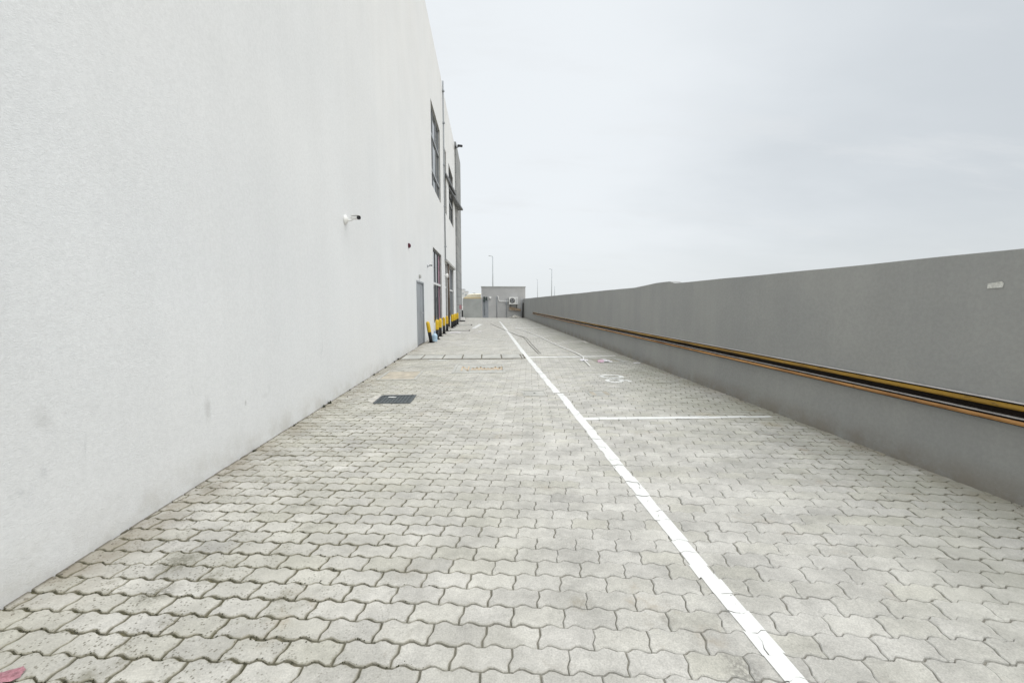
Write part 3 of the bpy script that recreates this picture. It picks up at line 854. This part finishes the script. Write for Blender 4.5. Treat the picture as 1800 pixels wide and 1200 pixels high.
bm = bmesh.new(); box(bm, 0, .045, -.055, .055, -.06, .06, .008); lathe(bm, [(.045, .0451), (.042, .06), (.02, .066)], 18, 0, 0, axis='x')
tag(bmobj('alarm_box', bm, M['red'], loc=(XB+.001, 11.95, 2.945)), 'small dark red fire alarm box on the white wall before the grey door', 'alarm')

# ------------------------------------------------------------------ covers in the paving
def cover(name, x0, x1, y0, y1, label, cat, mat, fr, fw=.03, h=.010, rot=0, detail=None, group=None):
    cx, cy = (x0+x1)/2, (y0+y1)/2
    E = empty(name, (cx, cy, 0), (0, 0, rad(rot))); tag(E, label, cat, group)
    w, d = (x1-x0)/2, (y1-y0)/2
    bm = bmesh.new()
    box(bm, -w, w, -d, -d+fw, -.01, h); box(bm, -w, w, d-fw, d, -.01, h)
    box(bm, -w, -w+fw, -d+fw, d-fw, -.01, h); box(bm, w-fw, w, -d+fw, d-fw, -.01, h)
    bmobj('frame', bm, fr, E)
    bm = bmesh.new(); box(bm, -w+fw+.006, w-fw-.006, -d+fw+.006, d-fw-.006, -.01, h-.004, .002)
    mats = [mat]
    if detail: mats += detail(bm, w-fw, d-fw, h-.004)
    bmobj('lid', bm, mats, E)
    return E
def iron_detail(bm, w, d, z):
    n = 9
    for i in range(n):
        for j in range(n):
            x = -w*.86+2*w*.86*i/(n-1); y = -d*.86+2*d*.86*j/(n-1)
            s = .012
            box(bm, x-s, x+s, y-s*.5, y+s*.5, z-.001, z+.0035) if (i+j) % 2 else box(bm, x-s*.5, x+s*.5, y-s, y+s, z-.001, z+.0035)
    P = [(-w*.62, d*.42), (-w*.2, d*.30), (-w*.02, d*.42), (-w*.1, d*.52), (-w*.5, d*.58)]
    f = bm.faces.new([bm.verts.new((*p, z+.006)) for p in P])  # white reflection painted on the lid as a flat shape
    f.material_index = 1
    return [M['paint']]
cover('manhole_cover', -1.575, -1.07, 5.70, 6.20, 'dark square iron manhole cover set in the paving near the white wall', 'manhole cover', M['iron'], M['iron'], detail=iron_detail)
bm = bmesh.new()  # pale raised patch left of the manhole lid
P = [(-1.66, 5.80), (-1.60, 5.74), (-1.585, 5.86), (-1.58, 6.1), (-1.56, 6.215), (-1.63, 6.22), (-1.69, 6.05), (-1.70, 5.9)]
lo = [bm.verts.new((*p, .001)) for p in P]; hi = [bm.verts.new((p[0]*.98-.0325, p[1]*.98+.12, .009)) for p in P]
bm.faces.new(hi)
for i in range(8): bm.faces.new((lo[i], lo[(i+1) % 8], hi[(i+1) % 8], hi[i]))
tag(bmobj('pale_patch', bm, M['rubble']), 'pale patch along the left edge of the dark manhole cover', 'patch')
cover('inspection_cover', -2.0, -1.30, 7.48, 8.40, 'brown stained inspection cover in the paving close to the white wall', 'inspection cover', M['slabtan'], M['slab'], .04)
def rust_text(bm, w, d, z):
    def st(pts, r=.016):
        for i in range(len(pts)-1):
            q = band(pts[i], pts[i+1], r*2); bm.faces.new([bm.verts.new((*p, z+.004+.0003*i)) for p in q]).material_index = 1
    x = -w*.74
    st([(x, -d*.62), (x, d*.55)]); st([(x, d*.55), (x+.13, -d*.62)]); st([(x+.13, -d*.62), (x+.13, d*.55)])    # N
    x += .2
    for k in range(8):
        h1 = random.uniform(.1, .5)*d
        st([(x, -d*.45), (x+.025, h1)]); st([(x+.025, h1), (x+.06, -d*.4)])
        if k % 2: st([(x-.01, -d*.05), (x+.07, -d*.02)])
        x += .078
    st([(x, d*.5), (x+.005, -d*.4)]); st([(x-.04, d*.35), (x+.06, d*.4)])
    return [M['rustp']]
cover('inspection_cover', -.72, .34, 8.12, 9.24, 'large pale concrete inspection cover with faded orange hand lettering', 'inspection cover', M['slab'], M['slab'], .05, detail=rust_text)
def hole_detail(bm, w, d, z):
    lathe(bm, [(.018, z+.0005), (.018, z+.002), (.006, z+.002)], 12, mi=lambda i: 1)
    return [M['dark']]
cover('junction_cover', .52, .87, 6.05, 6.40, 'small pale square cover with a lifting hole just left of the white lane line', 'inspection cover', M['slab'], M['slab'], .02, .007, detail=hole_detail)
def bars(bm, w, d, z):
    for k in (-.8, -.65, -.5, .5, .65, .8): box(bm, k*w-.008, k*w+.008, -d*.8, d*.8, z-.001, z+.003, mi=1)
    return [M['slabtan']]
cover('junction_cover', 1.50, 1.86, 6.0, 6.34, 'small slotted square cover just right of the white lane line', 'inspection cover', M['slab'], M['slab'], .02, .007, detail=bars)

# channel of concrete slabs across the yard
x = XB+.05; i = 0
while x < .86:
    w = random.choice((.52, .5, .48)); x1 = min(x+w, .90)
    bm = bmesh.new(); box(bm, x+.016-(x+x1)/2, x1-.016-(x+x1)/2, -.37, .37, -.012, .014+random.uniform(-.003, .003), .006)
    o = bmobj('channel_slab', bm, M['slab'], loc=((x+x1)/2, 10.62, 0), rot=(0, random.gauss(0, .004), random.gauss(0, .006)))
    tag(o, 'pale concrete slab in the drainage channel across the yard, one of a row', 'slab', 'slabs of the drainage channel'); x = x1; i += 1
bm = bmesh.new(); box(bm, XB, .93, 10.15, 11.09, -.012, .0048)
struct(bmobj('channel_bed', bm, simple('channel_soil', (.16, .145, .11), .95, vary=.4)))
# open channel frame by the right wall
bm = bmesh.new(); box(bm, 2.45, 3.02, 10.02, 10.10, -.01, .016, .004)
p = [(3.02, 10.1), (3.12, 10.1), (3.22, 9.38), (3.10, 9.38)]
lo = [bm.verts.new((*q, -.01)) for q in p]; hi = [bm.verts.new((*q, .017)) for q in p]
bm.faces.new(hi); bm.faces.new(lo)
for k in range(4): bm.faces.new((lo[k], lo[(k+1) % 4], hi[(k+1) % 4], hi[k]))
box(bm, 2.62, 3.10, 9.36, 9.43, -.01, .014, .004)
tag(bmobj('channel_frame', bm, M['slab']), 'pale concrete frame of a shallow drain pit near the right wall', 'drain')
bm = bmesh.new(); quad(bm, (2.5, 9.44, .0085), (3.09, 9.44, .0085), (3.01, 10.01, .0085), (2.5, 10.01, .0085))
struct(bmobj('pit_floor', bm, simple('pit_soil', (.36, .34, .28), .95, vary=.3)))
for k, (x0, x1, y0, y1) in enumerate(((-1.9, -.9, 20.4, 21.2), (-2.0, -1.0, 25.4, 26.6))):
    cover('drain_cover', x0, x1, y0, y1, ('grey drain cover in the paving before the nearer shopfront', 'grey drain cover in the paving before the farther shopfront')[k], 'drain cover', M['slab'], M['dark'], .06)

# ------------------------------------------------------------------ things lying about
def lie(name, pts, r, m, label, cat, n=6):
    bm = bmesh.new(); tube(bm, smooth_path([(x, y, z if z else r+.001) for x, y, z in pts], 8), r, n)
    return tag(bmobj(name, bm, m), label, cat)
lie('cable', [(.14, 27.4, 0), (.78, 21.5, 0), (1.22, 17.5, 0), (1.38, 16.4, 0), (1.345, 13.5, 0), (1.34, 11.1, 0)], .009, M['cable'], 'dark cable lying along the white lane line, left of a twin', 'cable')
lie('cable', [(1.30, 17.2, 0), (1.47, 16.2, 0), (1.43, 13.4, 0), (1.41, 11.15, 0)], .008, M['cable'], 'shorter dark cable lying right of its twin behind the far bay line', 'cable')
lie('rope', [(1.43, 22.4, 0), (1.8, 19.7, 0), (2.01, 17.3, 0), (2.14, 14.5, 0), (2.23, 12.8, 0), (2.34, 11.6, 0), (2.36, 10.4, .03), (2.28, 9.8, 0), (2.18, 8.8, 0)], .015, M['rope'], 'long white rope trailing across the right bays to the drain pit', 'rope')
def crumple(name, x, y, sx, sy, h, m, label, cat, rz=0, nu=9, nv=7, mats=None):
    bm = bmesh.new(); g = []
    for i in range(nu):
        row = []
        for j in range(nv):
            u, v = 2*i/(nu-1)-1, 2*j/(nv-1)-1
            e = max(0, 1-(u*u+v*v)/1.9)
            row.append(bm.verts.new((u*sx*(1-.12*v*v)+random.gauss(0, sx*.05), v*sy*(1-.2*u*u)+random.gauss(0, sy*.06), .004+h*e*random.uniform(.35, 1.))))
        g.append(row)
    for i in range(nu-1):
        for j in range(nv-1):
            f = bm.faces.new((g[i][j], g[i+1][j], g[i+1][j+1], g[i][j+1])); f.smooth = False
            if mats and i < nu*.33: f.material_index = 1
    return tag(bmobj(name, bm, mats or m, loc=(x, y, 0), rot=(0, 0, rz)), label, cat)
crumple('plastic_bag', 2.70, 9.52, .17, .14, .07, None, 'crumpled white and pink plastic bag lying in the drain pit', 'bag', mats=[M['bag'], M['pbag']])
crumple('scrap', 2.27, 9.78, .09, .12, .04, M['bag'], 'small white scrap beside the rope end near the pit', 'scrap')
crumple('scrap', 3.37, 9.28, .075, .07, .02, M['bag'], 'flat white scrap at the foot of the grey wall', 'scrap')
crumple('scrap', 3.33, 14.2, .07, .45, .05, M['rubble'], 'long pale cement crust at the foot of the grey wall, far bay', 'scrap')
crumple('scrap', -1.55, 19.4, .3, .25, .03, M['bag'], 'scattered white scrap on the paving below the nearer bollards', 'scrap')
crumple('scrap', -.4, 20.0, .09, .12, .02, M['bag'], 'tiny white scrap left of the lane line far up the yard', 'scrap')
crumple('rag', -1.79, 1.50, .072, .036, .02, M['rag'], 'crumpled pink cloth scrap at the bottom left corner beside the white wall', 'rag', rz=rad(38), nu=14, nv=10)

# dark tufts along the foot of the white wall
def tuft(x, y, s):
    bm = bmesh.new()
    for k in range(26):
        a = rnd()*2*pi; l = s*random.uniform(.4, 1.); d = s*random.uniform(.1, .5)
        b0 = (random.gauss(0, s*.12), max(-s*.7, min(s*.7, random.gauss(0, s*.35))), 0)
        w = s*.12
        p = [(b0[0]-w*sin(a), b0[1]+w*cos(a), 0), (b0[0]+w*sin(a), b0[1]-w*cos(a), 0), (b0[0]+d*cos(a), b0[1]+d*sin(a), l)]
        bm.faces.new([bm.verts.new(q) for q in p])
    o = bmobj('weed_tuft', bm, M['weed'], loc=(x, y, -.002))
    tag(o, 'small dark weed tuft growing at the foot of the white wall', 'weed', 'weed tufts along the white wall')
for y, s in ((3.9, .028), (4.7, .03), (5.55, .045), (5.75, .05), (6.6, .03), (7.3, .03), (8.0, .045), (8.3, .03), (8.9, .05), (9.75, .05), (10.15, .06), (11.2, .04)):
    tuft(XB+.03, y, s)
bm = bmesh.new()
for k in range(420):                          # grit and crumbs along both walls
    side = rnd() < .55
    y = random.uniform(1.5, 16)
    x = XB+abs(random.gauss(0, .09))+.01 if side else xr(y)-abs(random.gauss(0, .09))-.01
    rock_mesh(bm, x, y, .002, random.uniform(.003, .010))
o = bmobj('grit', bm, simple('grit_stone', (.26, .24, .20), .95, vary=.4, scale=30)); o['kind'] = 'stuff'
# moss and soil crumbs in the left joints
bm = bmesh.new()
for k in range(2600):
    x = random.uniform(-2.15, -.2); y = 1.2+abs(random.gauss(0, 1.5))
    if rnd() > mossy(x, y)*1.2: continue
    # snap to the nearest row joint
    a = (x-.03)*ux+(y-1)*uy; b = (x-.03)*vx+(y-1)*vy
    b = round(b/D)*D+zz(a)+random.gauss(0, .008)
    X = a*ux+b*vx+.03; Y = a*uy+b*vy+1.0
    rock_mesh(bm, X, Y, -.002, random.uniform(.0012, .0042))
o = bmobj('moss', bm, simple('moss_crumb', (.045, .045, .022), .95, vary=.5, scale=30)); o['kind'] = 'stuff'

# ------------------------------------------------------------------ light, sky, camera
SUN_EL, SUN_AZ = rad(48), rad(118)           # azimuth measured clockwise from +Y
w = bpy.data.worlds.new('World'); S.world = w; w.use_nodes = True
nt = w.node_tree; N = nt.nodes; L = nt.links
bg = N['Background']; bg.inputs['Strength'].default_value = .1
sky = N.new('ShaderNodeTexSky'); sky.sky_type = 'NISHITA'; sky.sun_disc = False
sky.sun_elevation = SUN_EL; sky.sun_rotation = SUN_AZ; sky.dust_density = 4; sky.air_density = 1
tc = N.new('ShaderNodeTexCoord'); sep = N.new('ShaderNodeSeparateXYZ'); L.new(tc.outputs['Generated'], sep.inputs[0])
def mth(op, a, b=0.):
    n = N.new('ShaderNodeMath'); n.operation = op
    for i, v in enumerate((a, b)):
        if isinstance(v, (int, float)): n.inputs[i].default_value = v
        else: L.new(v, n.inputs[i])
    return n.outputs[0]
def mrange(x, a, b, lo, hi):
    n = N.new('ShaderNodeMapRange'); n.interpolation_type = 'SMOOTHSTEP'; L.new(x, n.inputs['Value'])
    for k, v in (('From Min', a), ('From Max', b), ('To Min', lo), ('To Max', hi)): n.inputs[k].default_value = v
    return n.outputs[0]
def cmix(f, a, b):
    n = N.new('ShaderNodeMix'); n.data_type = 'RGBA'
    if isinstance(f, float): n.inputs['Factor'].default_value = f
    else: L.new(f, n.inputs['Factor'])
    for idn, v in (('A_Color', a), ('B_Color', b)):
        s = [i for i in n.inputs if i.identifier == idn][0]
        if isinstance(v, tuple): s.default_value = (*v, 1)
        else: L.new(v, s)
    return [o for o in n.outputs if o.identifier == 'Result_Color'][0]
zc_ = mth('ADD', mth('MAXIMUM', sep.outputs['Z'], 0.), .22)
cb = N.new('ShaderNodeCombineXYZ'); L.new(mth('DIVIDE', sep.outputs['X'], zc_), cb.inputs[0]); L.new(mth('DIVIDE', sep.outputs['Y'], zc_), cb.inputs[1])
def wnoise(scale, detail, sc3, rough=.55, loc=(0, 0, 0)):
    mp = N.new('ShaderNodeMapping'); mp.inputs['Scale'].default_value = sc3; mp.inputs['Location'].default_value = loc
    mp.inputs['Rotation'].default_value = (0, 0, rad(18))
    L.new(cb.outputs[0], mp.inputs['Vector'])
    n = N.new('ShaderNodeTexNoise'); n.inputs['Scale'].default_value = scale; n.inputs['Detail'].default_value = detail; n.inputs['Roughness'].default_value = rough
    L.new(mp.outputs[0], n.inputs['Vector']); return n.outputs['Fac']
n1 = wnoise(.55, 6, (1, 1.5, 1)); n2 = wnoise(1.5, 7, (.6, 1.8, 1), .6, (3, 1, 0))
K = 10.
az = sep.outputs['X']                          # brighter veil ahead-left, bluer grey to the right
g = mth('ADD', mrange(az, .05, 1.0, 0., 1.), mth('MULTIPLY', mth('SUBTRACT', n1, .5), 1.0))
c = cmix(mrange(g, 0., 1., 0., 1.), (.915*K, .955*K, .985*K), (.645*K, .688*K, .722*K))
c = cmix(mth('MULTIPLY', mrange(n2, .52, .72, 0., 1.), .42), c, (.84*K, .862*K, .875*K))
c = cmix(mrange(sep.outputs['Z'], .20, -.02, 0., .6), c, (.82*K, .86*K, .87*K))
sc = N.new('ShaderNodeVectorMath'); sc.operation = 'SCALE'; L.new(c, sc.inputs[0])
L.new(mrange(sep.outputs['Z'], .60, .92, 1., 2.3), sc.inputs['Scale'])
L.new(cmix(.92, sky.outputs[0], sc.outputs[0]), bg.inputs['Color'])

sl = bpy.data.lights.new('sun', 'SUN'); sl.energy = 1.5; sl.angle = rad(70); sl.color = (1, .965, .92)
so = bpy.data.objects.new('sun', sl); COL.objects.link(so); so.location = (10, -5, 20)
so.rotation_euler = (pi/2-SUN_EL, 0, -SUN_AZ+pi)

cam = bpy.data.cameras.new('camera'); cam.sensor_width = 36; cam.lens = 36*736/1800; cam.clip_start = .05; cam.clip_end = 3000
co = bpy.data.objects.new('camera', cam); COL.objects.link(co)
co.location = (0, 0, 1.37); co.rotation_euler = (pi/2-math.atan(68/736), 0, -math.atan(42/739.1))
S.camera = co
S.view_settings.view_transform = 'Standard'; S.view_settings.look = 'None'; S.view_settings.exposure = 0
S.render.engine = 'CYCLES'
try: S.cycles.use_denoising = True
except Exception: pass
